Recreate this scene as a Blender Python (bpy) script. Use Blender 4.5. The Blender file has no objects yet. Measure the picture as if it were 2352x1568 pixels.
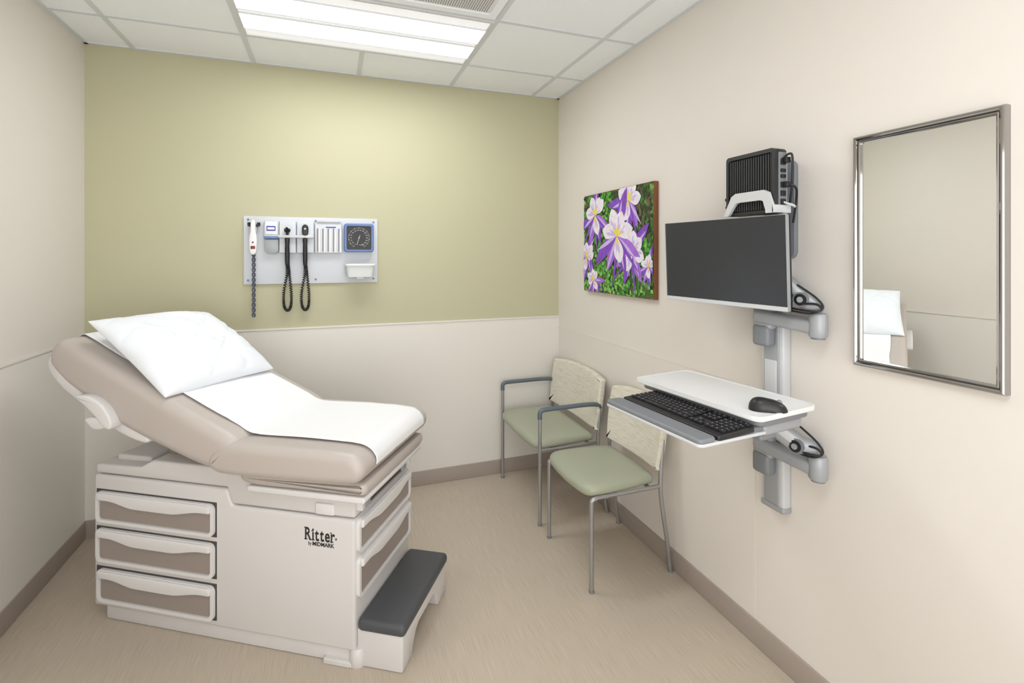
import bpy, bmesh, math, random
from mathutils import Vector, Matrix, noise
random.seed(3)
sc = bpy.context.scene
try:
    sc.view_settings.view_transform = 'Standard'
    sc.view_settings.look = 'None'
except Exception: pass

# ---------------------------------------------------------------- materials
def lin(c):
    return tuple(((v/255)/12.92 if v/255 <= .04045 else ((v/255+.055)/1.055)**2.4) for v in c)
def mat(name, col, rough=.5, metal=0, bump=0, bscale=200, emit=0, var=0, vscale=3, alpha=1, coat=0, spec=None):
    m = bpy.data.materials.new(name); m.use_nodes = True
    nt = m.node_tree; b = nt.nodes['Principled BSDF']
    c = lin(col)+(1,)
    b.inputs['Base Color'].default_value = c
    b.inputs['Roughness'].default_value = rough
    b.inputs['Metallic'].default_value = metal
    if coat: b.inputs['Coat Weight'].default_value = coat
    if spec is not None: b.inputs['Specular IOR Level'].default_value = spec
    tc = nt.nodes.new('ShaderNodeTexCoord')
    if bump:
        n = nt.nodes.new('ShaderNodeTexNoise'); n.inputs['Scale'].default_value = bscale
        n.inputs['Detail'].default_value = 3
        nt.links.new(tc.outputs['Object'], n.inputs['Vector'])
        bp = nt.nodes.new('ShaderNodeBump'); bp.inputs['Strength'].default_value = bump
        bp.inputs['Distance'].default_value = .002
        nt.links.new(n.outputs['Fac'], bp.inputs['Height']); nt.links.new(bp.outputs['Normal'], b.inputs['Normal'])
    n2 = nt.nodes.new('ShaderNodeTexNoise'); n2.inputs['Scale'].default_value = vscale
    mx = nt.nodes.new('ShaderNodeMix'); mx.data_type = 'RGBA'
    v = var if var else .01
    mx.inputs[6].default_value = tuple(x*(1-v) for x in c[:3])+(1,)
    mx.inputs[7].default_value = tuple(min(1, x*(1+v)) for x in c[:3])+(1,)
    nt.links.new(tc.outputs['Object'], n2.inputs['Vector'])
    nt.links.new(n2.outputs['Fac'], mx.inputs[0]); nt.links.new(mx.outputs[2], b.inputs['Base Color'])
    if emit:
        b.inputs['Emission Color'].default_value = (.955, .975, 1, 1)
        b.inputs['Emission Strength'].default_value = emit
    if alpha < 1: b.inputs['Alpha'].default_value = alpha
    return m
def streak(name, c1, c2, scale, rough=.5, c3=None, lo=.35, hi=.65, bump=.15, dist=0):
    m = mat(name, c1, rough); nt = m.node_tree; b = nt.nodes['Principled BSDF']
    for l in list(b.inputs['Base Color'].links): nt.links.remove(l)
    tc = nt.nodes.new('ShaderNodeTexCoord'); mp = nt.nodes.new('ShaderNodeMapping')
    mp.inputs['Scale'].default_value = scale
    n = nt.nodes.new('ShaderNodeTexNoise'); n.inputs['Scale'].default_value = 1; n.inputs['Detail'].default_value = 4
    n.inputs['Roughness'].default_value = .6; n.inputs['Distortion'].default_value = dist
    r = nt.nodes.new('ShaderNodeValToRGB')
    r.color_ramp.elements[0].position = lo; r.color_ramp.elements[0].color = lin(c1)+(1,)
    r.color_ramp.elements[1].position = hi; r.color_ramp.elements[1].color = lin(c2)+(1,)
    if c3:
        e = r.color_ramp.elements.new((lo+hi)/2); e.color = lin(c3)+(1,)
    nt.links.new(tc.outputs['Object'], mp.inputs['Vector']); nt.links.new(mp.outputs[0], n.inputs['Vector'])
    nt.links.new(n.outputs['Fac'], r.inputs[0]); nt.links.new(r.outputs[0], b.inputs['Base Color'])
    bp = nt.nodes.new('ShaderNodeBump'); bp.inputs['Strength'].default_value = bump; bp.inputs['Distance'].default_value = .001
    nt.links.new(n.outputs['Fac'], bp.inputs['Height']); nt.links.new(bp.outputs['Normal'], b.inputs['Normal'])
    return m

M_wall = mat('cream_paint', (225,219,211), .6, bump=.1, bscale=260, spec=.3)
M_green = mat('olive_paint', (190,187,156), .55, bump=.1, bscale=260, spec=.3)
M_wains = mat('wainscot_vinyl', (226,222,214), .45, bump=.08, bscale=300, spec=.35)
M_base = mat('baseboard_vinyl', (167,155,145), .5)
M_floor = streak('striated_vinyl_floor', (170,155,138), (206,194,178), (520,7,1), .5, c3=(191,178,161), lo=.22, hi=.78, bump=.02)
M_ceil = mat('ceiling_tile', (246,249,252), .9, bump=.4, bscale=350, var=.02, vscale=300)
M_grid = mat('ceiling_grid', (216,219,222), .5)
M_white = mat('white_plastic', (232,232,232), .35)
M_shell = mat('table_shell_plastic', (211,208,206), .38, bump=.04, bscale=500)
M_shell2 = mat('table_trim_plastic', (221,219,218), .33)
M_brown = mat('taupe_drawer_panel', (150,139,132), .4)
M_dark = mat('dark_gap', (28,27,27), .7)
M_gap = mat('drawer_shadow_gap', (70,66,64), .7)
M_vinyl = mat('taupe_upholstery', (188,179,172), .4, bump=.08, bscale=450)
M_sage = mat('sage_upholstery', (164,168,148), .38, bump=.08, bscale=500)
M_fabric = streak('woven_back_fabric', (206,200,181), (222,217,203), (7,16,170), .8, lo=.36, hi=.54, bump=.05, dist=.4)
M_paper = mat('exam_paper', (238,239,241), .8, bump=.15, bscale=60)
M_pillow = mat('pillow_cover', (231,235,240), .85, bump=.1, bscale=120)
M_steel = mat('satin_nickel_tube', (174,175,177), .35, .8)
M_arm = mat('slate_armrest', (100,109,119), .45, .2)
M_black = mat('black_plastic', (26,26,28), .4)
M_blackrib = mat('black_ribbed', (42,42,44), .45)
M_rubber = mat('dark_rubber_tread', (74,76,80), .5, bump=.5, bscale=250)
M_silver = mat('silver_plastic', (162,165,169), .38, .15)
M_silverd = mat('grey_plastic', (126,129,134), .45, .05)
M_silverl = mat('light_grey_plastic', (202,204,206), .38)
M_screen = mat('monitor_glass', (50,52,56), .25)
M_chrome = mat('polished_chrome', (172,170,168), .07, 1)
M_chromed = mat('chrome_groove', (70,66,64), .2, 1)  # same chrome coloured darker, standing in for contrast missing from its reflections
M_mirror = mat('mirror_glass', (250,252,250), .0, 1)
M_panel = mat('station_board', (210,214,220), .4)
M_blue = mat('gauge_blue', (98,124,176), .4)
M_red = mat('red_mark', (130,40,36), .4)
M_txt = mat('dark_ink', (42,37,36), .6)
M_bluetx = mat('blue_label_ink', (60,70,160), .6)
M_basket = mat('frosted_plastic', (222,226,226), .3)
M_lens = mat('lamp_lens', (255,255,255), .5, emit=13.6)
M_lens2 = mat('lamp_reflector_glow', (240,241,243), .6, emit=.36)  # faint emission stands in for lamp light bouncing off the reflector
M_louver = mat('lamp_louver', (215,216,217), .5)
M_cord = mat('slate_cord', (80,84,100), .5)
M_wood = mat('picture_edge_wood', (122,74,42), .5)
M_key = mat('key_black', (34,34,37), .45)
M_keyleg = mat('key_legend', (180,180,180), .5)

# ---------------------------------------------------------------- geometry pieces
def frombm(bm):
    bm.verts.index_update()
    v = [x.co.copy() for x in bm.verts]; f = [[a.index for a in q.verts] for q in bm.faces]
    bm.free(); return (v, f)
def bevbm(bm, bev, seg=3, ang=.6):
    if bev > 0:
        es = [e for e in bm.edges if len(e.link_faces) == 2 and e.calc_face_angle() > ang]
        bmesh.ops.bevel(bm, geom=es, offset=bev, segments=seg, profile=.5, affect='EDGES', clamp_overlap=True)
    return bm
def box(x0,x1,y0,y1,z0,z1,bev=0,seg=3):
    bm = bmesh.new(); bmesh.ops.create_cube(bm, size=1)
    for v in bm.verts:
        v.co = Vector(((x0+x1)/2+v.co.x*(x1-x0),(y0+y1)/2+v.co.y*(y1-y0),(z0+z1)/2+v.co.z*(z1-z0)))
    return frombm(bevbm(bm, bev, seg))
def ax(axis, a, b, c):
    if axis == 'y': return Vector((a, c, b))
    if axis == 'x': return Vector((c, a, b))
    return Vector((a, b, c))
def prism(poly, axis, c0, c1, bev=0, seg=2, ang=.6):
    bm = bmesh.new()
    A = [bm.verts.new(ax(axis,p[0],p[1],c0)) for p in poly]
    B = [bm.verts.new(ax(axis,p[0],p[1],c1)) for p in poly]
    bm.faces.new(A); bm.faces.new(B[::-1]); n = len(poly)
    for i in range(n): bm.faces.new([A[i],B[i],B[(i+1)%n],A[(i+1)%n]])
    bmesh.ops.recalc_face_normals(bm, faces=bm.faces[:])
    return frombm(bevbm(bm, bev, seg, ang))
def ring(outer, inner, axis, c0, c1):
    n = len(outer); v = []
    for c in (c0, c1):
        v += [ax(axis,p[0],p[1],c) for p in outer]; v += [ax(axis,p[0],p[1],c) for p in inner]
    f = []
    for i in range(n):
        j = (i+1) % n
        f.append([i,j,n+j,n+i]); f.append([2*n+i,3*n+i,3*n+j,2*n+j])
        f.append([i,2*n+i,2*n+j,j]); f.append([n+i,n+j,3*n+j,3*n+i])
    return (v, f)
def rrect(x0,x1,y0,y1,r,n=5):
    o = []
    for cx,cy,a0 in ((x1-r,y0+r,-90),(x1-r,y1-r,0),(x0+r,y1-r,90),(x0+r,y0+r,180)):
        for k in range(n+1):
            a = math.radians(a0+90*k/n); o.append((cx+r*math.cos(a), cy+r*math.sin(a)))
    return o
def cr(pts, n=6, closed=False):
    P = [Vector(p) for p in pts]; L = len(P); out = []
    for i in range(L if closed else L-1):
        if closed: a,b,c,d = P[(i-1)%L],P[i],P[(i+1)%L],P[(i+2)%L]
        else: a,b,c,d = P[max(i-1,0)],P[i],P[i+1],P[min(i+2,L-1)]
        for k in range(n):
            t = k/n
            out.append(.5*((2*b)+(c-a)*t+(2*a-5*b+4*c-d)*t*t+(3*b-a-3*c+d)*t**3))
    if not closed: out.append(P[-1])
    return out
def rex(prof, y0, y1, r, n=5, axis='y'):
    P = [Vector((p[0],p[1])) for p in prof]; N = len(P)
    area = sum(P[i].x*P[(i+1)%N].y-P[(i+1)%N].x*P[i].y for i in range(N))
    if area < 0: P = P[::-1]
    nr = []
    for i in range(N):
        t = (P[(i+1)%N]-P[i-1]); t.normalize(); nr.append(Vector((t.y,-t.x)))
    st = []
    for k in range(n+1):
        th = math.pi/2*k/n; st.append((y0+r*(1-math.cos(th)), r*(1-math.sin(th))))
    st += [(y0+y1-y, i) for y,i in st[::-1]]
    v = []; f = []
    for y,ins in st:
        v += [ax(axis, *(P[i]-nr[i]*ins), y) for i in range(N)]
    for s in range(len(st)-1):
        for i in range(N):
            j = (i+1)%N; f.append([s*N+i, s*N+j, (s+1)*N+j, (s+1)*N+i])
    f.append(list(range(N))[::-1]); f.append([(len(st)-1)*N+i for i in range(N)])
    return (v, f)
def tube(pts, r, seg=12, n=6, smooth=True, r2=None):
    P = cr(pts, n) if smooth else [Vector(p) for p in pts]
    v = []; f = []; N = len(P)
    t = (P[1]-P[0]).normalized(); u = t.orthogonal().normalized()
    for i in range(N):
        tt = (P[min(i+1,N-1)]-P[max(i-1,0)])
        if tt.length > 1e-9: tt.normalize()
        else: tt = t
        q = t.rotation_difference(tt); u = q @ u; u = (u-tt*u.dot(tt)).normalized(); t = tt; w = t.cross(u)
        rr = r if r2 is None else r+(r2-r)*i/(N-1)
        for k in range(seg):
            a = 2*math.pi*k/seg; v.append(P[i]+u*rr*math.cos(a)+w*rr*math.sin(a))
    for i in range(N-1):
        for k in range(seg):
            l = (k+1)%seg; f.append([i*seg+k,i*seg+l,(i+1)*seg+l,(i+1)*seg+k])
    f.append(list(range(seg))[::-1]); f.append([(N-1)*seg+k for k in range(seg)])
    return (v, f)
def cyl(p0, p1, r, seg=24, r2=None): return tube([p0,p1], r, seg, smooth=False, r2=r2)
def lathe(prof, M=None, seg=20):
    v = []; f = []
    for r,z in prof:
        for k in range(seg):
            a = 2*math.pi*k/seg; v.append(Vector((r*math.cos(a), r*math.sin(a), z)))
    n = len(prof)
    for i in range(n-1):
        for k in range(seg):
            l = (k+1)%seg; f.append([i*seg+k,i*seg+l,(i+1)*seg+l,(i+1)*seg+k])
    f.append(list(range(seg))[::-1]); f.append([(n-1)*seg+k for k in range(seg)])
    return xf((v,f), M) if M else (v,f)
def xf(p, M): return ([M @ Vector(a) for a in p[0]], p[1])
def T(x,y,z): return Matrix.Translation((x,y,z))
def R(a, axis): return Matrix.Rotation(math.radians(a), 4, axis)
def linkbox(p0, p1, w, h, bev=.01):
    p0 = Vector(p0); p1 = Vector(p1); d = p1-p0; L = d.length
    x = d.normalized(); y = Vector((0,0,1)).cross(x).normalized(); z = x.cross(y)
    Mx = Matrix((x,y,z)).transposed().to_4x4(); Mx.translation = p0
    return xf(box(-w/2, L+w/2, -w/2, w/2, -h/2, h/2, bev, 4), Mx)

ROOT = {}
def thing(name, loc, rotz=0, label='', cat='', Fm=None, group=None):
    e = bpy.data.objects.new(name, None); e.empty_display_size = .1
    bpy.context.collection.objects.link(e)
    F = Fm if Fm else T(*loc) @ R(rotz, 'Z')
    e.matrix_world = F; ROOT[e.name] = F
    e['label'] = label; e['category'] = cat
    if group: e['group'] = group
    return e
def obj(name, pieces, parent=None, world=True, ang=35, label=None, cat=None, kind=None, group=None, origin=None):
    verts = []; faces = []; mi = []; mats = []
    inv = None; F = None
    if parent is not None:
        F = ROOT[parent.name]
        if world: inv = F.inverted()
    elif origin is not None: inv = T(*origin).inverted()
    for pc, m in pieces:
        if m not in mats: mats.append(m)
        o = len(verts); k = mats.index(m)
        verts += [(inv @ Vector(a)) if inv else Vector(a) for a in pc[0]]
        for q in pc[1]: faces.append([o+i for i in q]); mi.append(k)
    me = bpy.data.meshes.new(name); me.from_pydata(verts, [], faces)
    for m in mats: me.materials.append(m)
    me.polygons.foreach_set('material_index', mi)
    bm = bmesh.new(); bm.from_mesh(me); bmesh.ops.recalc_face_normals(bm, faces=bm.faces[:]); bm.to_mesh(me); bm.free()
    if ang:
        me.polygons.foreach_set('use_smooth', [True]*len(me.polygons))
        me.set_sharp_from_angle(angle=math.radians(ang))
    me.update()
    ob = bpy.data.objects.new(name, me); bpy.context.collection.objects.link(ob)
    if parent is not None:
        ob.parent = parent; ROOT[ob.name] = F
    elif origin is not None: ob.location = origin
    if label: ob['label'] = label
    if cat: ob['category'] = cat
    if kind: ob['kind'] = kind
    if group: ob['group'] = group
    return ob
def textpiece(body, size, M, xs=1, align='CENTER', ext=.0004, off=0, raw=False):
    cu = bpy.data.curves.new('t','FONT'); cu.body = body; cu.size = size; cu.align_x = align; cu.align_y = 'BOTTOM_BASELINE' if raw else 'CENTER'; cu.extrude = ext; cu.offset = off
    o = bpy.data.objects.new('t', cu); bpy.context.collection.objects.link(o)
    bpy.context.view_layer.update()
    dg = bpy.context.evaluated_depsgraph_get(); me = bpy.data.meshes.new_from_object(o.evaluated_get(dg))
    S = Matrix.Diagonal((xs,1,1,1))
    v = [M @ (S @ a.co) for a in me.vertices]; f = [list(p.vertices) for p in me.polygons]
    bpy.data.objects.remove(o); bpy.data.curves.remove(cu); bpy.data.meshes.remove(me)
    return (v, f)
def serif_word(word, size, xs, gap, M):
    x = 0; out = []
    I = Matrix.Identity(4)
    for ch in word:
        v,f = textpiece(ch, size, I, xs, 'LEFT', raw=True, off=.0013)
        x0 = min(a.x for a in v); x1 = max(a.x for a in v); z1 = max(a.y for a in v); w = x1-x0
        v = [Vector((a.x-x0+x, a.y, a.z)) for a in v]; out.append((v,f))
        st = size*.11; sh = size*.042; k = size*.05
        def bar(a,b,yb): out.append(box(a,b,yb,yb+sh,-.0004,.0004))
        if ch == 'R': bar(x-k,x+st+k,0); bar(x-k,x+st,z1-sh); bar(x+w-st,x+w+k*1.6,0)
        elif ch == 'i': bar(x-k,x+w+k,0); bar(x-k*1.2,x+w*.6,size*.50)
        elif ch == 't': bar(x+w*.25,x+w+k*.6,0)
        elif ch == 'r': bar(x-k,x+st+k,0); bar(x-k*1.2,x+st*.6,size*.50)
        x += w+gap
    tot = x-gap
    return [xf(([a-Vector((tot/2,0,0)) for a in v],f), M) for v,f in out]

# ---------------------------------------------------------------- room
XL,XR,YB,YR,H = -1.277,1.606,3.38,-1.2,2.735
RAIL = 1.104
def S(name, pieces, **k): return obj(name, pieces, kind='structure', ang=k.pop('ang',30), **k)
S('floor', [(box(XL-.1,XR+.1,YR-.1,YB+.1,-.1,0),M_floor)])
S('ceiling', [(box(XL-.1,XR+.1,YR-.1,YB+.1,H,H+.1),M_ceil)])
S('wall_back', [(box(XL-.1,XR+.1,YB,YB+.1,0,H),M_green)])
S('wall_left', [(box(XL-.1,XL,YR,YB,0,H),M_wall)])
S('wall_right', [(box(XR,XR+.1,YR,YB,0,H),M_wall)])
S('wall_rear', [(box(XL-.1,XR+.1,YR-.1,YR,0,H),M_wall)])
S('baseboard_back', [(box(XL,XR,YB-.009,YB,0,.1,.003),M_base)])
S('baseboard_left', [(box(XL,XL+.009,YR,YB-.009,0,.1,.003),M_base)])
S('baseboard_right', [(box(XR-.009,XR,YR,YB-.009,0,.1,.003),M_base)])
S('trim_1', [(box(XL,XR,YB-.004,YB,.1,RAIL),M_wains),(box(XL,XR,YB-.008,YB,RAIL-.004,RAIL+.007,.001),M_wains)])
S('trim_2', [(box(XL,XL+.004,YR,YB-.004,.1,RAIL),M_wains),(box(XL,XL+.009,YR,YB-.004,RAIL-.004,RAIL+.007,.001),M_wains)])
S('trim_3', [(box(XR-.002,XR,1.54,YB-.004,.1,1.03),M_wall),(box(XR-.004,XR,1.54,YB-.004,1.027,1.032),M_wall)])
gx = [1.39,.78,.17,-.44,-1.05]; gy = [2.96,2.35,1.74,1.13,.52,-.09,-.70]
gp = []
bounds = [YR]+sorted(gy)+[YB]
for x in gx:
    for a,b in zip(bounds[:-1], bounds[1:]):
        if x == .17 and (abs(a-2.35)<.01 or abs(a+.09)<.01): continue
        gp.append((box(x-.012,x+.012,a,b,H-.005,H),M_grid))
for y in gy: gp.append((box(XL,XR,y-.012,y+.012,H-.0055,H),M_grid))
gp += [(box(XL,XR,YB-.02,YB,H-.006,H),M_grid),(box(XL,XL+.02,YR,YB,H-.006,H),M_grid),(box(XR-.02,XR,YR,YB,H-.006,H),M_grid)]
S('trim_4', gp, ang=0)

def troffer(y0):
    y1 = y0+.61; z = H
    t = thing('ceiling_light', (.17,(y0+y1)/2,H), label='recessed rectangular fluorescent ceiling light with white louvers', cat='ceiling light')
    obj('light_frame', [(ring([(-.43,y0+.01),(.77,y0+.01),(.77,y1-.01),(-.43,y1-.01)],[(-.415,y0+.025),(.755,y0+.025),(.755,y1-.025),(-.415,y1-.025)],'z',z-.012,z),M_louver)], t, ang=0)
    obj('reflector', [(box(-.42,.76,y0+.02,y0+.108,z-.006,z-.001),M_lens2),(box(-.42,.76,y0+.286,y0+.324,z-.006,z-.001),M_lens2),(box(-.42,.76,y1-.108,y1-.02,z-.006,z-.001),M_lens2)], t, ang=0)
    obj('lamp_lens', [(box(-.42,.76,y0+.114,y0+.280,z-.010,z-.001,.002),M_lens),(box(-.42,.76,y0+.330,y0+.496,z-.010,z-.001,.002),M_lens)], t, ang=0)
    obj('louver', [(box(-.42,.76,a-.003,a+.003,z-.013,z-.001),M_louver) for a in (y0+.111,y0+.283,y0+.327,y0+.499)], t, ang=0)
troffer(2.35); troffer(-.09)  # second fixture is unseen, added above the camera to even out the light
t = thing('ceiling_vent', (.475,2.045,H), label='white square perforated return air ceiling vent', cat='vent')
obj('vent_frame', [(ring(rrect(.19,.76,1.76,2.33,.004,2),rrect(.23,.72,1.80,2.29,.004,2),'z',H-.012,H),M_ceil)], t, ang=0)
M_perf = mat('perforated_metal', (200,200,200), .5)
nt = M_perf.node_tree; b = nt.nodes['Principled BSDF']
for l in list(b.inputs['Base Color'].links): nt.links.remove(l)
tc = nt.nodes.new('ShaderNodeTexCoord'); vo = nt.nodes.new('ShaderNodeTexVoronoi'); vo.inputs['Scale'].default_value = 90; vo.inputs['Randomness'].default_value = 0
rp = nt.nodes.new('ShaderNodeValToRGB'); rp.color_ramp.elements[0].position=.3; rp.color_ramp.elements[0].color=(.06,.06,.06,1); rp.color_ramp.elements[1].position=.36; rp.color_ramp.elements[1].color=(.75,.75,.75,1)
nt.links.new(tc.outputs['Object'],vo.inputs['Vector']); nt.links.new(vo.outputs['Distance'],rp.inputs[0]); nt.links.new(rp.outputs[0],b.inputs['Base Color'])
obj('perforated_plate', [(box(.25,.70,1.82,2.27,H-.010,H-.001),M_perf),(ring(rrect(.23,.72,1.80,2.29,.004,2),rrect(.25,.70,1.82,2.27,.004,2),'z',H-.006,H-.001),M_white)], t, ang=0)

# ---------------------------------------------------------------- exam table
P0 = (.085,1.969,0); RZ = -32.08
tb = thing('exam_table', P0, RZ, 'taupe padded medical exam table with raised backrest, drawers and step', 'exam table')
W = .5
def L(name, pcs, parent=tb, **k): return obj(name, pcs, parent, world=False, **k)
body = [(-1.23,.06),(0,.06),(0,.557),(-.543,.557),(-.565,.622),(-1.23,.622)]
gaps = [((box(-1.214,-.611,-.002,.02,z0,z1,.002),M_gap)) for z0,z1 in ((.423,.564),(.254,.406),(.086,.235))]
L('cabinet_body', [(prism(body,'y',0,W,.012,3),M_shell)]+gaps)
shr = [(-1.225,.627),(-.568,.627),(-.547,.563),(-.002,.563),(-.002,.70),(-.60,.705),(-.93,.705),(-.99,.672),(-1.225,.665)]
L('top_shroud', [(prism(shr,'y',.004,W-.004,.01,3),M_shell),(box(-.165,-.085,-.006,.02,.568,.612,.006),M_shell2),
   (box(-1.18,-1.0,.06,.44,.66,.69,.01),M_shell),(box(-.93,-.62,.08,.42,.70,.735,.01),M_brown)])
L('plinth', [(box(-1.18,-.01,.012,W-.012,0,.062,.008),M_shell),(box(-.10,-.0,-.004,.05,0,.018,.004),M_shell),
   (lathe([(.0,.0),(.028,.0),(.032,.01),(.032,.055),(.024,.068),(0,.07)],T(.0,.025,0)),M_shell),(box(-.13,-.02,-.006,.03,.0,.022,.004),M_shell)])
def drawer(u0,u1,z0,z1,Mx):
    d = L('drawer', [(xf(rex(rrect(u0,u1,z0,z1,.024),-.007,.01,.003,2),Mx),M_shell2),
                     (xf(ring(rrect(u0,u1,z0,z1,.024),rrect(u0+.014,u1-.014,z0+.013,z1-.013,.016),'y',-.014,-.006),Mx),M_shell2)], ang=40)
    pn = rrect(u0+.018,u1-.018,z0+.016,z1-.028,.012)
    L('drawer_panel', [(xf(prism(pn,'y',-.0095,-.006),Mx),M_brown)], d)
    n = 28; up = []; lo = []
    for i in range(n+1):
        a = i/n; u = u0+.012+(u1-u0-.024)*a
        ss = max(0,min(1,(a-.10)/.25))*max(0,min(1,(.93-a)/.28)); ss = ss*ss*(3-2*ss)
        lo.append((u, z1-.034-.021*ss)); up.append((u, z1-.004))
    h = lo+up[::-1]
    L('drawer_handle', [(xf(prism(h,'y',-.024,-.006,.005,3,.8),Mx),M_shell2)], d)
I4 = Matrix.Identity(4)
drawer(-1.206,-.617,.427,.558,I4); drawer(-1.206,-.617,.258,.400,I4); drawer(-1.200,-.617,.088,.228,I4)
E = R(90,'Z')
drawer(.012,.49,.425,.553,E); drawer(.012,.49,.252,.405,E)
L('leg_extension', [(rex(cr([(-.45,.667),(-.2,.665),(.025,.665),(.055,.673),(.062,.690),(.055,.708),(.025,.715),(-.2,.715),(-.45,.715)],4,True),-.03,.53,.018,4),M_vinyl),
    (rex(rrect(-.45,.054,.636,.660,.010,4),-.026,.520,.006,3),M_shell2)])
L('slide_rail', [(box(-.1,.002,.04,.46,.575,.638),M_gap),(box(-.05,.02,.02,.045,.585,.638,.004),M_shell2),(box(-.05,.02,.45,.475,.585,.638,.004),M_shell2),
    (box(-.02,.014,.06,.10,.578,.63,.004),M_silver),(box(-.02,.014,.40,.44,.578,.63,.004),M_silver)])
seat = cr([(-.50,.710),(-.56,.718),(-.596,.752),(-.576,.802),(-.51,.833),(-.4,.837),(-.2,.837),(-.02,.835),(.038,.823),(.066,.792),(.066,.758),(.040,.729),(-.02,.721),(-.2,.714),(-.38,.710)],5,True)
L('seat_cushion', [(rex(seat,-.078,.576,.036,8),M_vinyl)], ang=80)
back = cr([(-.46,.80),(-.50,.852),(-.6,.897),(-.786,.976),(-1.0,1.07),(-1.12,1.122),(-1.27,1.192),(-1.34,1.205),(-1.388,1.165),(-1.392,1.10),(-1.33,1.04),(-1.27,1.00),(-1.15,.935),(-1.02,.86),(-.8,.782),(-.62,.728),(-.53,.722),(-.475,.745)],4,True)
L('back_cushion', [(rex(back,-.07,.57,.045,7),M_vinyl)], ang=80)
shell = cr([(-1.40,1.13),(-1.405,1.08),(-1.35,1.015),(-1.25,.95),(-1.1,.862),(-.98,.815),(-.9,.80),(-.9,.83),(-1.05,.90),(-1.2,.98),(-1.33,1.06),(-1.37,1.12)],4,True)
L('back_shell', [(rex(shell,-.055,.555,.01,3),M_shell2),(box(-.86,-.70,.10,.40,.70,.80,.01),M_brown)], ang=60)
lev = cr([(-1.195,.985),(-1.13,.99),(-1.06,.955),(-1.018,.90),(-1.02,.865),(-1.05,.868),(-1.09,.905),(-1.14,.945)],4,True)
L('backrest_lever', [(rex(lev,-.105,-.05,.008,3),M_shell2),(rex(cr([(-1.15,.895),(-1.10,.905),(-1.05,.885),(-1.06,.862),(-1.11,.858)],4,True),-.10,-.04,.006,3),M_shell2)], ang=50)
arch=[(.012,0),(.105,0),(.118,.035),(.145,.07),(.17,.082),(.33,.082),(.355,.07),(.372,.035),(.385,0),(.49,0),(.486,.14),(.016,.14)]
st = L('step', [(prism(arch,'x',.0,.188,.008,3,.5),M_shell)])
L('step_tread', [(box(.004,.197,.008,.494,.132,.178,.018,4),M_rubber)], st)
L('lettering', [(p,M_txt) for p in serif_word('Ritter', .068, .68, .0045, T(-.147,-.0006,.465)@R(90,'X'))]+[(textpiece('by', .02, T(-.190,-.0006,.451)@R(90,'X'), .8),M_txt),
    (textpiece('MIDMARK', .021, T(-.133,-.0006,.451)@R(90,'X'), .98, off=.0005),M_txt),(textpiece('®', .012, T(-.078,-.0006,.478)@R(90,'X')),M_txt)], ang=0)

# exam paper
F = ROOT['exam_table']
path = cr([(-1.375,1.17),(-1.335,1.212),(-1.27,1.199),(-1.12,1.129),(-1.0,1.077),(-.786,.983),(-.62,.912),(-.54,.876),(-.48,.850),(-.40,.843),(-.2,.844),(-.02,.842),(.041,.831),(.071,.798),(.075,.765)],8)
pv=[];pf=[];NY=40
for i,p in enumerate(path):
    for j in range(NY+1):
        y = .025+.475*j/NY
        w = noise.noise(Vector((p.x*5,y*7,0)))*.002+.002+.0012*math.exp(-(noise.noise(Vector((p.x*7+y*5,y*3,5)))/.05)**2)
        yy = y+.003*math.sin(i*.25)
        pv.append(F@Vector((p.x,yy,p.y+max(0,w))))
for i in range(len(path)-1):
    for j in range(NY):
        a=i*(NY+1)+j; pf.append([a,a+1,a+NY+2,a+NY+1])
o0 = F@Vector((-.4,.25,.83))
pp = obj('exam_paper', [((pv,pf),M_paper)], origin=tuple(o0), label='crisp white disposable paper sheet covering the exam table cushions', cat='paper sheet', ang=60)
md = pp.modifiers.new('s','SOLIDIFY'); md.thickness=.001; md.offset=1

# pillow
C = [Vector((-.800,-.060,.990)),Vector((-.735,.505,.985)),Vector((-1.135,.510,1.262)),Vector((-1.225,-.035,1.285))]
pnrm = ((C[1]-C[0]).cross(C[3]-C[0])).normalized()
if pnrm.z<0: pnrm=-pnrm
N=72; vt=[];vb=[]
def pil(a,b):
    a2 = a*(1-.05*(1-b*b)*abs(a)**3-.015*abs(a*b)**4); b2 = b*(1-.045*(1-a*a)*abs(b)**3-.015*abs(a*b)**4)
    s=(a2+1)/2; r=(b2+1)/2
    return C[0]*(1-s)*(1-r)+C[1]*s*(1-r)+C[2]*s*r+C[3]*(1-s)*r
for i in range(N+1):
    for j in range(N+1):
        a=-1+2*i/N; b=-1+2*j/N
        a=math.sin(a*math.pi/2); b=math.sin(b*math.pi/2)
        e=max(0,(1-abs(a)**2.6))**.54*max(0,(1-abs(b)**2.6))**.54
        c=pil(a,b)
        wr=noise.noise(Vector((a*1.2+b,b*1.5,1.3)))*.016+noise.noise(Vector((a*2.6+b,b*2.8,4)))*.009
        fold=abs(noise.noise(Vector((a*1.7-b*1.4,b*.8+a*.4,7))))
        wr-=.009*math.exp(-(fold/.05)**2)
        fold2=abs(noise.noise(Vector((a*2.4+b*1.2,b*1.9-a*.8,17))))
        wr-=.006*math.exp(-(fold2/.05)**2)
        vt.append(F@(c+pnrm*(.090*e+wr*min(1,e*1.4)+.0015)))
        vb.append(F@(c-pnrm*(.042*e+.0015)))
pf=[]; n1=N+1
for i in range(N):
    for j in range(N):
        a=i*n1+j; pf.append([a,a+1,a+n1+1,a+n1]); pf.append([a+n1*n1,a+n1+n1*n1,a+n1+1+n1*n1,a+1+n1*n1])
rim=[i*n1 for i in range(N)]+[N*n1+j for j in range(N)]+[i*n1+N for i in range(N,0,-1)]+[j for j in range(N,0,-1)]
for k in range(len(rim)):
    a=rim[k];b=rim[(k+1)%len(rim)]; pf.append([a,b,b+n1*n1,a+n1*n1])
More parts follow.
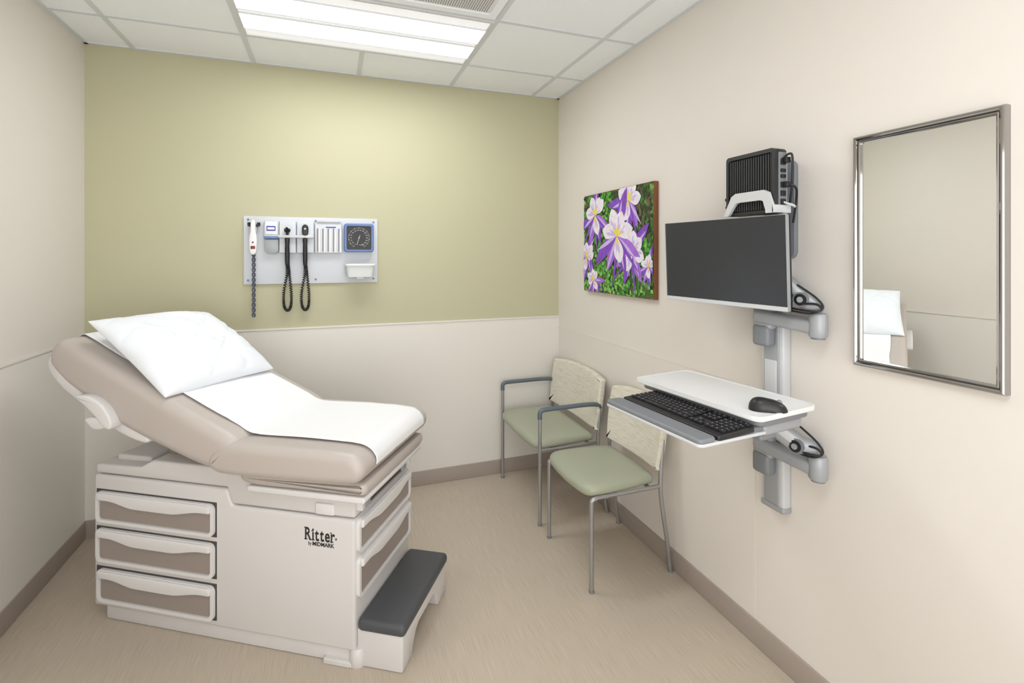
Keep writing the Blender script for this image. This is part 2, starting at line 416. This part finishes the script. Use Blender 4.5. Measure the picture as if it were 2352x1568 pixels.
obj('pillow', [((vt+vb,pf),M_pillow)], origin=tuple(F@Vector((-.96,.23,1.05))), label='plump white pillow resting on the raised exam table backrest', cat='pillow', ang=80)

# ---------------------------------------------------------------- chairs
def chair(y0,y1,arms,label):
    xf_,xb = 1.135,1.577; r=.0105; ym=(y0+y1)/2
    t = thing('guest_chair', (1.35,ym,0), label=label, cat='chair', group='waiting chairs along the wall')
    for y in (y0,y1):
        if arms: obj('leg', [(cyl((xf_,y,0),(xf_,y,.64),r,14),M_steel),(cyl((xf_,y,0),(xf_,y,.012),r+.002,14),M_silverd)], t)
        else:
            obj('leg', [(tube([(xf_,y,0),(xf_,y,.2),(xf_,y,.40),(xf_+.006,y,.425),(xf_+.03,y,.433)],r,14,5),M_steel),(cyl((xf_,y,0),(xf_,y,.012),r+.002,14),M_silverd)], t)
        obj('leg', [(tube([(xb,y,0),(xb-.02,y,.15),(xb-.05,y,.33),(xb-.06,y,.43),(xb-.055,y,.55),(xb-.045,y,.66)],r,14,5),M_steel),(cyl((xb,y,0),(xb-.001,y,.012),r+.002,14),M_silverd)], t)
    obj('seat_frame', [(cyl((xf_+(.0 if arms else .02),y,.433),(xb-.06,y,.433),r*.9,12),M_steel) for y in (y0,y1)]+
        [(cyl((1.22,y0,.43),(1.22,y1,.43),r*.9,12),M_steel),(cyl((1.46,y0,.43),(1.46,y1,.43),r*.9,12),M_steel)], t)
    out = cr([(1.10,ym),(1.108,y0+.10),(1.125,y0+.03),(1.17,y0+.003),(1.30,y0+.005),(1.45,y0+.02),(1.50,y0+.045),(1.51,ym),(1.50,y1-.045),(1.45,y1-.02),(1.30,y1-.005),(1.17,y1-.003),(1.125,y1-.03),(1.108,y1-.10)],4,True)
    cx=1.31; st=[(.440,.97),(.445,.99),(.455,1.0),(.468,.995),(.478,.97),(.486,.90),(.491,.75),(.494,.5),(.495,.2)]
    v=[];f=[];Np=len(out)
    for z,s in st:
        for p in out:
            x=cx+(p.x-cx)*s; y=ym+(p.y-ym)*s
            zz=z-max(0,(1.17-x))*.12
            v.append(Vector((x,y,zz)))
    for k in range(len(st)-1):
        for i in range(Np):
            j=(i+1)%Np; f.append([k*Np+i,k*Np+j,(k+1)*Np+j,(k+1)*Np+i])
    f.append(list(range(Np))); f.append([(len(st)-1)*Np+i for i in range(Np)])
    obj('seat', [((v,f),M_sage)], t, ang=70)
    yy0,yy1 = (y0-.01,y1+.01); zt=.825; zb=.505
    lo2 = cr([(yy0+.01,zb+.03),(yy0+.03,zb+.003),(ym,zb-.004),(yy1-.03,zb+.003),(yy1-.01,zb+.03),(yy1,(zt+zb)/2),(yy1-.004,zt-.05),(yy1-.035,zt-.012),(ym,zt+.006),(yy0+.035,zt-.012),(yy0+.004,zt-.05),(yy0,(zt+zb)/2)],5,True)
    v,f = rex([(p.x,p.y) for p in lo2],0,.042,.014,4,'x')
    bm=bmesh.new(); vs=[bm.verts.new(a) for a in v]
    for q in f: bm.faces.new([vs[i] for i in q])
    for k in range(1,10):
        yk=yy0+(yy1-yy0)*k/10
        bmesh.ops.bisect_plane(bm,geom=bm.verts[:]+bm.edges[:]+bm.faces[:],plane_co=(0,yk,0),plane_no=(0,1,0))
    for k in range(1,5):
        zk=zb+(zt-zb)*k/5
        bmesh.ops.bisect_plane(bm,geom=bm.verts[:]+bm.edges[:]+bm.faces[:],plane_co=(0,0,zk),plane_no=(0,0,1))
    hw=(yy1-yy0)/2
    for q in bm.verts:
        c=((q.co.y-ym)/hw)
        q.co.x += 1.515-.028*c*c+ .14*(q.co.z-zb)
    obj('backrest', [(frombm(bm),M_fabric)], t, ang=50)
    if arms:
        for y in (y0,y1):
            obj('armrest', [(tube([(xf_,y,.615),(xf_,y,.648),(xf_+.012,y,.663),(xf_+.04,y,.667),(1.3,y,.668),(1.44,y,.668),(1.515,y,.660),(1.53,y,.64)],.0135,14,5),M_arm)], t)
chair(2.64,3.30,True,'metal frame guest chair with armrests, sage vinyl seat, patterned cream back')
chair(2.035,2.51,False,'armless metal frame guest chair with sage vinyl seat and patterned back')

# ---------------------------------------------------------------- picture
py0,py1,pz0,pz1 = 2.17,2.925,1.33,1.95
t = thing('wall_picture', (XR,(py0+py1)/2,pz0), label='unframed print of purple and white columbine flowers with wood edge', cat='picture')
obj('picture_backing', [(box(XR-.028,XR,py0,py1,pz0,pz1,.001),M_wood)], t)
M_leafbg = mat('print_foliage', (50,70,30), .5)
nt = M_leafbg.node_tree; b = nt.nodes['Principled BSDF']
for l in list(b.inputs['Base Color'].links): nt.links.remove(l)
tc = nt.nodes.new('ShaderNodeTexCoord'); vo = nt.nodes.new('ShaderNodeTexNoise'); vo.inputs['Scale'].default_value = 16; vo.inputs['Detail'].default_value=5
rp = nt.nodes.new('ShaderNodeValToRGB'); e=rp.color_ramp.elements
e[0].position=.35; e[0].color=lin((34,40,20))+(1,); e[1].position=.68; e[1].color=lin((110,170,66))+(1,)
x=e.new(.48); x.color=lin((62,104,40))+(1,); x=e.new(.56); x.color=lin((88,76,56))+(1,)
nt.links.new(tc.outputs['Object'],vo.inputs['Vector']); nt.links.new(vo.outputs['Fac'],rp.inputs[0]); nt.links.new(rp.outputs[0],b.inputs['Base Color'])
def gl(n,c): return mat(n,c,.5,var=.3,vscale=45)
gm=[gl('leaf_green_a',(80,160,56)),gl('leaf_green_b',(128,190,90)),gl('leaf_green_c',(56,122,46)),gl('leaf_brown',(104,86,70)),gl('leaf_dark',(42,56,30))]
M_pet=mat('petal_white',(232,225,238),.5,var=.2,vscale=45); M_pur=mat('petal_purple',(162,104,212),.5,var=.35,vscale=40); M_pur2=mat('petal_violet',(126,70,188),.5,var=.35,vscale=40); M_yel=mat('stamen_yellow',(230,214,90),.5); M_pet2=mat('petal_lilac',(200,180,228),.5,var=.2,vscale=45)
art=[(box(XR-.0295,XR-.028,py0+.002,py1-.002,pz0+.002,pz1-.002),M_leafbg)]
lay=[0]
PWd=py1-py0-.006; PHt=pz1-pz0-.006
def petal(a,b,ang,ln,wd,m,tip=1.0,peak=.5,bend=0):
    lay[0]+=1; x=XR-.0297-lay[0]*.0000045
    ca,sa=math.cos(math.radians(ang)),math.sin(math.radians(ang)); top=[];bot=[]
    n=11; pw=math.log(.5)/math.log(peak)
    for k in range(n):
        s=k/(n-1); w=wd*math.sin(math.pi*(s**pw))**(.8 if tip<1 else 1); c=bend*ln*s*s
        top.append((s*ln,w/2+c))
        if 0<k<n-1: bot.append((s*ln,-w/2+c))
    poly=[]
    for u,w in top+bot[::-1]:
        p=a*PWd+u*ca-w*sa; q=b*PHt+u*sa+w*ca
        p=min(max(p,0),PWd); q=min(max(q,0),PHt)
        poly.append(Vector((x,py1-.003-p,pz0+.003+q)))
    art.append(((poly,[list(range(len(poly)))]),m))
for i in range(1000):
    a,b=random.random(),random.random()
    m=random.choice(gm[:3]+[gm[0],gm[4]]) if b<.55 or a<.5 else random.choice([gm[3],gm[4],gm[4],gm[2],gm[3]])
    if b<.35: m=random.choice(gm[:3]+[gm[1],gm[0]])
    petal(a,b,random.uniform(0,360),random.uniform(.020,.045),random.uniform(.012,.028),m,.5)
rd=random.uniform
def flower(a,b,s,tw):
    for k,an in enumerate((200,238,282,325,75)):
        petal(a,b,an+tw+rd(-8,8),s*rd(1.15,1.5),s*.40,M_pur if k%2 else M_pur2,1,.5,rd(-.12,.12))
        petal(a,b,an+tw+rd(-6,6),s*rd(.95,1.25),s*.12,M_pet2,1,.5,0)
    for an in (222,262,310): petal(a,b,an+tw,s*1.6,s*.12,M_pur2,1,.4,rd(-.2,.2))
    for k,an in enumerate((20,66,112,158,272)):
        petal(a,b,an+tw+rd(-8,8),s*rd(.7,.85),s*.48,M_pet,.5,.60,rd(-.15,.15))
        petal(a,b,an+tw+8,s*rd(.45,.65),s*.10,M_pet2,.5,.6)
        petal(a,b,an+tw-9,s*rd(.4,.55),s*.07,M_pet2,.5,.6)
    for an in (48,75,100,128,250,280,10): petal(a,b,an+tw,s*rd(.25,.38),s*.08,M_yel)
flower(.05,.36,.13,-20); flower(.17,.12,.10,30)
flower(.20,.79,.16,10); flower(.70,.88,.16,-15); flower(.95,.28,.08,0)
flower(.75,.41,.16,-35); flower(.54,.56,.205,5)
obj('printed_image', art, t, ang=0)

# ---------------------------------------------------------------- mirror
my0,my1,mz0,mz1=.742,1.129,1.211,1.943
t = thing('wall_mirror', (XR,(my0+my1)/2,mz0), label='rectangular wall mirror in a stainless steel frame', cat='mirror')
fr=[]
def rc(i): return rrect(my0+i,my1-i,mz0+i,mz1-i,.001,1)
def loopring(o,i,xo,xi):
    n=len(o); return ([Vector((xo,p[0],p[1])) for p in o]+[Vector((xi,p[0],p[1])) for p in i],[[k,(k+1)%n,n+(k+1)%n,n+k] for k in range(n)])
prf=[(0,0),(0,.018),(.002,.023),(.005,.0255),(.009,.0255),(.012,.023),(.0135,.019),(.015,.0185),(.018,.0195),(.021,.0175),(.023,.009)]
for k,((i0,d0),(i1,d1)) in enumerate(zip(prf[:-1],prf[1:])): fr.append((loopring(rc(i0),rc(i1),XR-d0,XR-d1),M_chromed if k in (6,) else M_chrome))
obj('mirror_frame', fr, t, ang=0)
obj('mirror_glass', [(box(XR-.010,XR-.002,my0+.018,my1-.018,mz0+.018,mz1-.018),M_mirror)], t, ang=0)

# ---------------------------------------------------------------- wall workstation mount
wm = thing('computer_wall_mount', (XR,1.42,.605), label='silver vertical wall track with articulated monitor arm and keyboard tray', cat='wall mount')
obj('wall_track', [(box(1.566,XR,1.375,1.475,.61,1.92,.008),M_silverl),(box(1.560,1.57,1.392,1.458,.63,1.90,.003),M_silver),
    (box(1.562,XR,1.372,1.478,.605,.63,.008),M_silver),(box(1.556,1.568,1.398,1.452,.93,1.17,.003),M_silverl)], wm)
obj('top_plate', [(prism(rrect(1.345,1.425,1.55,1.915,.03),'x',1.585,XR,.003),M_silverd)], wm)
def arm(zl, q, piv):
    el=(1.548,1.222)
    obj('mount_bracket', [(box(1.515,1.562,1.40,1.475,zl-.10,zl-.02,.014),M_silverd),(box(1.522,1.562,1.395,1.478,zl-.035,zl+.045,.012),M_silver)], wm)
    obj('lower_arm', [(linkbox((1.53,1.44,zl+.012),(el[0],el[1],zl-.004),.05,.05,.016),M_silver),(lathe([(0,-.036),(.026,-.036),(.0295,-.030),(.0295,.038),(.026,.045),(0,.046)],T(el[0],el[1],zl),28),M_silver),
        (cyl((el[0],el[1],zl-.042),(el[0],el[1],zl-.036),.022),M_silverd)], wm)
    p=Vector((el[0]-.004,el[1]+.006,zl+.062)); q=Vector(q); c=Vector(piv)
    obj('upper_arm', [(linkbox(p,c,.046,.062,.023),M_silver),(linkbox(c,q,.042,.066,.021),M_silver),(linkbox(c+Vector((-.010,0,.012)),q+Vector((-.010,0,.012)),.03,.036,.012),M_silverl),
        (cyl(c+Vector((-.024,-.007,0)),c+Vector((.022,.006,0)),.026),M_silverd),(cyl(c+Vector((-.027,-.008,0)),c+Vector((-.022,-.007,0)),.020),M_black),
        (cyl(c+Vector((-.030,-.009,0)),c+Vector((-.026,-.008,0)),.010),M_silver)], wm)
    obj('cable', [(tube([(1.52,1.44,zl+.10),(1.51,1.36,zl+.07),(1.50,1.28,zl+.058),(1.505,1.22,zl+.055),(1.525,1.192,zl+.060),(1.52,1.205,zl+.078),(1.505,1.27,zl+.080),(1.505,1.33,zl+.12)],.004,8),M_black)],wm)
    obj('cable', [(tube([(1.525,1.44,zl+.08),(1.515,1.35,zl+.055),(1.50,1.27,zl+.048),(1.51,1.21,zl+.048),(1.53,1.190,zl+.068),(1.525,1.212,zl+.10),(1.51,1.27,zl+.14)],.0035,8),M_black)], wm)
arm(1.322,(1.530,1.335,1.465),(1.530,1.262,1.412))
obj('monitor_joint', [(linkbox((1.530,1.345,1.47),(1.520,1.50,1.53),.032,.05,.012),M_silverd),(box(1.468,1.505,1.49,1.60,1.48,1.59,.004),M_black)], wm)
arm(.842,(1.455,1.34,.975),(1.505,1.262,.915))
Ft=T(1.303,1.4235,0)@R(-83.1,'Z')
obj('work_surface', [(xf(rex(rrect(-.277,.277,-.145,.145,.03),1.064,1.078,.004,3,'z'),Ft),M_white),
    (xf(ring(rrect(-.277,.277,-.145,.145,.03),rrect(-.270,.270,-.138,.138,.026),'z',1.076,1.081),Ft),M_white),
    (xf(rex(rrect(-.262,.262,-.12,.13,.03),1.042,1.064,.006,3,'z'),Ft),M_silverd),
    (xf(rex(rrect(.05,.255,-.10,.11,.03),1.007,1.044,.012,3,'z'),Ft),M_silver),
    (xf(box(.17,.25,-.10,-.02,.992,1.014,.01),Ft),M_silverd),
    (linkbox((1.455,1.34,.975),(1.36,1.36,1.02),.05,.05,.02),M_silver)], wm)
Fk=T(1.083,1.372,0)@R(-85,'Z')
obj('keyboard_tray', [(xf(rex(rrect(-.225,.228,-.125,.16,.02),1.016,1.026,.003,3,'z'),Fk),M_silverl),
    (xf(rex(rrect(-.223,.226,-.123,-.055,.016),1.024,1.040,.006,3,'z'),Fk),M_silverd),
    (xf(box(-.20,.22,.06,.16,1.02,1.041,.006),Fk),M_silverd)], wm)
Fkb=Fk@T(.005,.025,1.0275)@R(2,'X')
kb=thing('keyboard',(0,0,0),Fm=Fkb,label='black full-size computer keyboard on a pull-out tray',cat='keyboard')
obj('keyboard_case',[(rex(rrect(-.222,.222,-.076,.078,.01),0,.016,.004,3,'z'),M_black)],kb,world=False)
ks=[]
def key(x,y,w=.0165,h=.0165):
    b0=box(x-w/2+.001,x+w/2-.001,y-h/2+.001,y+h/2-.001,.015,.0225,.002,2); ks.append((b0,M_key))
    ks.append((box(x-.0035,x-.0005,y,y+.0035,.0224,.0227),M_keyleg))
for r_ in range(6):
    y=.062-r_*.0195-(.004 if r_>0 else 0); x=-.209
    ws={0:[1]*15,1:[1]*13+[2],2:[1.5]+[1]*12+[1.5],3:[1.8]+[1]*11+[2.2],4:[2.3]+[1]*10+[2.7],5:[1.3,1.3,1.3,6,1.3,1.3,1.3,1.2]}[r_]
    tot=sum(ws); u=.275/tot
    for w in ws: key(x+w*u/2,y,w*u); x+=w*u
    for c_ in range(3):
        if r_ in(3,): continue
        if r_==4 and c_!=1: continue
        key(.083+c_*.0185,y,.018)
    for c_ in range(4): key(.147+c_*.0185,y,.018)
obj('key',ks,kb,world=False,kind='stuff')
Fm_=T(1.285,1.185,1.079)@R(-35,'Z')
v=[];f=[];nu,nv=24,14
for i in range(nv+1):
    ph=math.pi/2*i/nv
    for k in range(nu):
        a=2*math.pi*k/nu
        cx,cy=math.cos(a),math.sin(a)
        x=.056*abs(cx)**.8*math.copysign(1,cx)*math.cos(ph)**.6; y=.031*abs(cy)**.85*math.copysign(1,cy)*math.cos(ph)**.6*(1-.12*math.exp(-(x/.02)**2))
        z=.036*math.sin(ph)*(1-.25*(x/.056))
        v.append(Vector((x,y,z)))
for i in range(nv):
    for k in range(nu):
        l=(k+1)%nu; f.append([i*nu+k,i*nu+l,(i+1)*nu+l,(i+1)*nu+k])
f.append(list(range(nu)))
ms=thing('computer_mouse',(0,0,0),Fm=Fm_,label='black wireless computer mouse on the white work surface',cat='mouse')
obj('mouse_shell',[((v,f),M_black)],ms,world=False,ang=70)
obj('scroll_wheel',[(cyl((.033,-.004,.026),(.033,.004,.026),.008,16),M_silverd)],ms,world=False)
# monitor
Fmo=T(1.429,1.543,1.3705)@R(-83.7,'Z')@R(2.2,'X')
mo=thing('computer_monitor',(0,0,0),Fm=Fmo,label='wide flat black monitor with thin silver bezel, switched off',cat='monitor')
obj('monitor_case',[(rex(rrect(-.2825,.2825,0,.331,.006),.004,.026,.004,2),M_black),(box(-.15,.15,.024,.036,.08,.24,.006),M_black)],mo,world=False)
obj('bezel',[(ring(rrect(-.284,.284,0,.3325,.005),rrect(-.282,.282,.003,.331,.003),'y',-.003,.012),M_silver),(box(-.283,.283,-.0035,.010,.001,.016,.001),M_silverl)],mo,world=False,ang=0)
obj('screen',[(box(-.2825,.2825,-.001,.005,.014,.3315),M_screen)],mo,world=False,ang=0)
# mini computer
ZB=1.712
cp=thing('desktop_computer',(1.48,1.42,ZB),label='black ribbed compact computer mounted upright on the wall track',cat='computer')
pcs=[(prism(rrect(1.311,1.536,ZB,1.94,.014),'x',1.462,1.51,.004,2),M_black),(ring(rrect(1.311,1.536,ZB,1.94,.014),rrect(1.322,1.525,ZB+.012,1.926,.01),'x',1.452,1.464),M_blackrib)]
for k in range(18):
    y=1.327+k*.011; pcs.append((box(1.4555,1.464,y,y+.0055,ZB+.015,1.922,.001,1),M_blackrib))
obj('computer_case',pcs,cp)
pp_=[(box(1.468,1.504,1.306,1.312,ZB+.015,1.925,.002),M_silverd)]
for k,(z,h) in enumerate(((1.89,.02),(1.86,.012),(1.84,.012),(1.81,.02),(1.78,.018),(1.75,.02))):
    pp_.append((box(1.474,1.494,1.300,1.307,z-h/2,z+h/2,.001),M_black))
obj('port_panel',pp_,cp)
obj('cable',[(tube([(1.484,1.305,1.90),(1.49,1.285,1.915),(1.50,1.28,1.90),(1.52,1.30,1.80),(1.54,1.33,1.72)],.004,8),M_black),(box(1.478,1.50,1.285,1.306,1.885,1.905,.003),M_black)],cp)
obj('cable',[(tube([(1.484,1.305,1.81),(1.50,1.27,1.80),(1.53,1.29,1.76),(1.55,1.32,1.68)],.004,8),M_black),(box(1.478,1.50,1.283,1.306,1.80,1.82,.003),M_black)],cp)
obj('cable',[(tube([(1.484,1.305,1.75),(1.50,1.275,1.735),(1.53,1.30,1.735),(1.55,1.34,1.76)],.004,8),M_silverl)],cp)
obj('antenna_stub',[(box(1.462,1.477,1.535,1.555,1.775,1.787,.003),M_black)],cp)
obj('antenna_stub',[(box(1.462,1.477,1.535,1.552,1.745,1.757,.003),M_black)],cp)
brk_o=[(1.535,ZB),(1.302,ZB),(1.308,1.74),(1.325,1.785),(1.345,1.795),(1.475,1.795),(1.495,1.785),(1.515,1.75)]
brk_i=[(1.510,ZB),(1.336,ZB),(1.338,1.725),(1.348,1.755),(1.36,1.760),(1.465,1.760),(1.477,1.755),(1.49,1.74)]
obj('computer_bracket',[(ring(brk_o,brk_i,'x',1.438,1.450),M_silverl),(box(1.512,1.59,1.38,1.46,1.72,1.86,.004),M_silverd),(box(1.438,1.52,1.302,1.310,ZB,1.74,.002),M_silverl)],wm,ang=0)

# ---------------------------------------------------------------- diagnostic station
Y=YB
db=thing('diagnostic_station',(-.10,Y,1.385),label='pale grey wall board with instrument cradle, dispensers and small basket',cat='medical wall station')
obj('board',[(prism(rrect(-.495,.288,1.385,1.80,.006),'y',Y-.012,Y,.002),M_panel)]+[(cyl((x,Y-.014,z),(x,Y-.012,z),.007,14),M_silverd) for x in(-.47,.262,-.09) for z in(1.41,1.778)],db)
obj('thermometer_holder',[(box(-.452,-.42,Y-.045,Y-.012,1.70,1.735,.003),M_silverl),(box(-.465,-.407,Y-.05,Y-.02,1.735,1.75,.003),M_black),(cyl((-.462,Y-.035,1.74),(-.462,Y-.035,1.76),.009),M_black),(cyl((-.410,Y-.035,1.74),(-.410,Y-.035,1.76),.009),M_black)],db)
obj('probe_cover_dispenser',[(box(-.381,-.299,Y-.05,Y-.012,1.665,1.772,.006),M_silverl),(box(-.372,-.308,Y-.053,Y-.049,1.69,1.768,.001),M_white),(box(-.366,-.316,Y-.054,Y-.052,1.71,1.74,.001),M_bluetx),(box(-.361,-.321,Y-.0545,Y-.053,1.718,1.732),M_white),
   (box(-.381,-.299,Y-.052,Y-.012,1.663,1.678,.002),M_blue),(prism([(-.378,1.66),(-.300,1.66),(-.300,1.585),(-.315,1.572),(-.36,1.572),(-.378,1.59)],'y',Y-.045,Y-.012,.004),M_silver)],db)
obj('handle_cradle',[(box(-.297,-.202,Y-.045,Y-.012,1.575,1.772,.006),M_panel),(box(-.198,-.100,Y-.045,Y-.012,1.575,1.772,.006),M_panel),(box(-.30,-.10,Y-.075,Y-.012,1.668,1.686,.004),M_silverl)],db)
sl=[(box(-.094,.066,Y-.04,Y-.012,1.575,1.772,.006),M_panel),(box(-.085,.058,Y-.05,Y-.02,1.768,1.782,.004),M_silverl),(box(-.030,.03,Y-.0415,Y-.0395,1.735,1.742),M_bluetx)]
for k in range(5):
    x=-.078+k*.0315; sl.append((box(x-.005,x+.005,Y-.0412,Y-.0395,1.585,1.73),M_silverd)); sl.append((cyl((x+.010,Y-.04,1.58),(x+.010,Y-.04,1.725),.0075,10),M_white))
obj('specula_dispenser',sl,db)
def basket():
    o=rrect(.088,.262,Y-.125,Y-.014,.02); i=rrect(.092,.258,Y-.121,Y-.018,.018)
    sO=[(.175+(p[0]-.175)*.88,Y-.03+(p[1]-(Y-.03))*.85) for p in o]; sI=[(.175+(p[0]-.175)*.88,Y-.03+(p[1]-(Y-.03))*.85) for p in i]
    n=len(o); v=[Vector((p[0],p[1],1.505)) for p in o]+[Vector((p[0],p[1],1.505)) for p in i]+[Vector((p[0],p[1],1.425)) for p in sO]+[Vector((p[0],p[1],1.429)) for p in sI]
    f=[]
    for k in range(n):
        l=(k+1)%n; f+= [[k,l,n+l,n+k],[k,2*n+k,2*n+l,l],[n+k,n+l,3*n+l,3*n+k]]
    f.append([2*n+k for k in range(n)]); f.append([3*n+k for k in range(n)])
    return (v,f)
obj('storage_basket',[(basket(),M_basket),(ring(rrect(.082,.268,Y-.130,Y-.012,.022),rrect(.090,.260,Y-.122,Y-.016,.018),'z',1.498,1.508),M_white),(box(.15,.20,Y-.09,Y-.02,1.41,1.428,.006),M_basket)],db)
bg=thing('blood_pressure_gauge',(.17,Y-.012,1.585),label='square blue-rimmed aneroid blood pressure gauge with black dial',cat='blood pressure gauge')
obj('gauge_housing',[(rex(rrect(.079,.261,1.583,1.765,.016),Y-.05,Y-.0125,.006,3),M_blue),(ring(rrect(.084,.256,1.588,1.760,.014),rrect(.094,.246,1.598,1.750,.01),'y',Y-.056,Y-.049),M_blue)],bg)
dl=[(box(.092,.248,Y-.052,Y-.049,1.596,1.752,.001),M_black)]
gc=(.17,1.674)
for k in range(61):
    a=math.radians(-60+300*k/60); r0=.061; r1=.066 if k%5 else .068
    if k%5==0: r0=.058
    s,c_=math.sin(a),math.cos(a); w=.0005 if k%5 else .0009
    v=[Vector((gc[0]-c_*q+s*ww,Y-.0528,gc[1]+s*q*1+c_*ww)) for q,ww in ((r0,-w),(r1,-w),(r1,w),(r0,w))]
    dl.append(((v,[[0,1,2,3]]),M_silverl))
for k,nv_ in enumerate(range(0,301,20)):
    a=math.radians(-60+300*k/15); s,c_=math.sin(a),math.cos(a)
    dl.append((textpiece(str(nv_),.0088,T(gc[0]-c_*.049,Y-.0525,gc[1]+s*.049)@R(90,'X')),M_silverl))
dl.append((textpiece('mmHg',.009,T(gc[0]+.012,Y-.0525,gc[1]-.045)@R(90,'X')),M_silverl))
obj('gauge_dial',dl,bg,ang=0)
obj('gauge_needle',[(cyl((gc[0]-.014,Y-.055,gc[1]-.046),(gc[0]+.006,Y-.055,gc[1]+.018),.0010,8),M_white),(cyl((gc[0],Y-.057,gc[1]),(gc[0],Y-.052,gc[1]),.005,16),M_silver)],bg)
def coil(path,R_,turns,r,m):
    P=cr(path,20); n=len(P); pts=[]; tot=turns*9
    for i in range(tot+1):
        t_=i/tot*(n-1); k=min(int(t_),n-2); p=P[k].lerp(P[k+1],t_-k); d=(P[k+1]-P[k]).normalized()
        u=d.cross(Vector((0,1,0))).normalized(); w=d.cross(u); a=2*math.pi*i/9
        pts.append(p+u*R_*math.cos(a)+w*R_*math.sin(a))
    return (tube(pts,r,6,smooth=False),m)
def instrument(name,x,ztop,label,cat,head):
    yc=Y-.066; o=thing(name,(x,yc,1.51),label=label,cat=cat)
    obj('handle',[(lathe([(0,1.50),(.010,1.50),(.0115,1.505),(.0135,1.53),(.0135,1.60),(.0125,1.63),(.0145,1.65),(.0145,1.662),(.012,1.668),(0,1.669)],T(x,yc,0)),M_black)],o)
    if head==0: hp=[(cyl((x,yc,1.668),(x,yc,1.70),.008),M_black),(lathe([(0,-.02),(.014,-.018),(.018,-.004),(.018,.006),(.012,.012),(.008,.03),(.004,.042),(0,.043)],T(x,yc,1.715)@R(70,'X')),M_black),(lathe([(0,0),(.013,0),(.013,.006),(0,.007)],T(x+.001,yc-.008,1.727)@R(70,'X')),M_silverl)]
    else: hp=[(cyl((x,yc,1.668),(x,yc,1.70),.009),M_black),(rex(cr([(x-.018,1.71),(x-.014,1.69),(x,1.683),(x+.014,1.69),(x+.019,1.712),(x+.016,1.74),(x,1.752),(x-.016,1.74)],4,True),yc-.012,yc+.012,.005,3),M_black),(cyl((x,yc-.014,1.725),(x,yc-.011,1.725),.006,14),M_silverl)]
    obj('instrument_head',hp,o)
    s=.020
    obj('coiled_cord',[coil([(x,yc,1.50),(x-.004,yc+.02,1.44),(x-s-.002,yc+.03,1.33),(x-s,yc+.035,1.25),(x,yc+.035,1.222),(x+s-.002,yc+.035,1.25),(x+s,yc+.035,1.33),(x+.010,yc+.036,1.44),(x+.004,yc+.036,1.50),(x+.003,yc+.038,1.575)],.0062,66,.0033,M_black)],o)
instrument('otoscope',-.25,1.73,'black otoscope with coiled cord hanging in its cradle','otoscope',0)
instrument('ophthalmoscope',-.149,1.75,'black ophthalmoscope with coiled cord hanging in its cradle','ophthalmoscope',1)
x=-.436; yc=Y-.062
th=thing('thermometer',(x,yc,1.565),label='white handheld thermometer with red window and braided cord',cat='thermometer')
obj('thermometer_body',[(rex(cr([(x-.014,1.575),(x,1.565),(x+.014,1.575),(x+.019,1.60),(x+.021,1.66),(x+.014,1.71),(x+.012,1.76),(x,1.775),(x-.012,1.76),(x-.014,1.71),(x-.021,1.66),(x-.019,1.60)],4,True),yc-.015,yc+.012,.006,3),M_white)],th)
obj('display_window',[(box(x-.012,x+.012,yc-.017,yc-.014,1.60,1.618,.001),M_red)],th)
obj('push_button',[(cyl((x,yc-.019,1.64),(x,yc-.014,1.64),.005,14),M_red)],th)
obj('braided_cord',[(tube([(x+.007*math.cos(a*1.3+ph),yc+.02+.004*math.sin(a*1.3+ph),1.566-a*.0125) for a in range(0,31)],.0046,8,3),M_cord) for ph in(0,math.pi)],th)

# ---------------------------------------------------------------- camera + unseen area light added behind it as fill
cam=bpy.data.cameras.new('camera'); co=bpy.data.objects.new('camera',cam); bpy.context.collection.objects.link(co)
co.location=(0,0,1.565); co.rotation_euler=(math.radians(90),0,math.radians(-20.05))
cam.sensor_width=36; cam.lens=1140/2352*36; cam.shift_y=-(784-585)/2352; cam.clip_start=.02
sc.camera=co
la=bpy.data.lights.new('fill_light','AREA'); la.shape='RECTANGLE'; la.size=2.2; la.size_y=1.9; la.energy=47; la.color=(.97,.985,1)
lo=bpy.data.objects.new('fill_light',la); bpy.context.collection.objects.link(lo)
lo.location=(.1,-.9,1.25); lo.rotation_euler=(math.radians(106),0,0)
w=bpy.data.worlds.new('world'); sc.world=w; w.use_nodes=True
w.node_tree.nodes['Background'].inputs[0].default_value=(.9,.9,.9,1); w.node_tree.nodes['Background'].inputs[1].default_value=.3
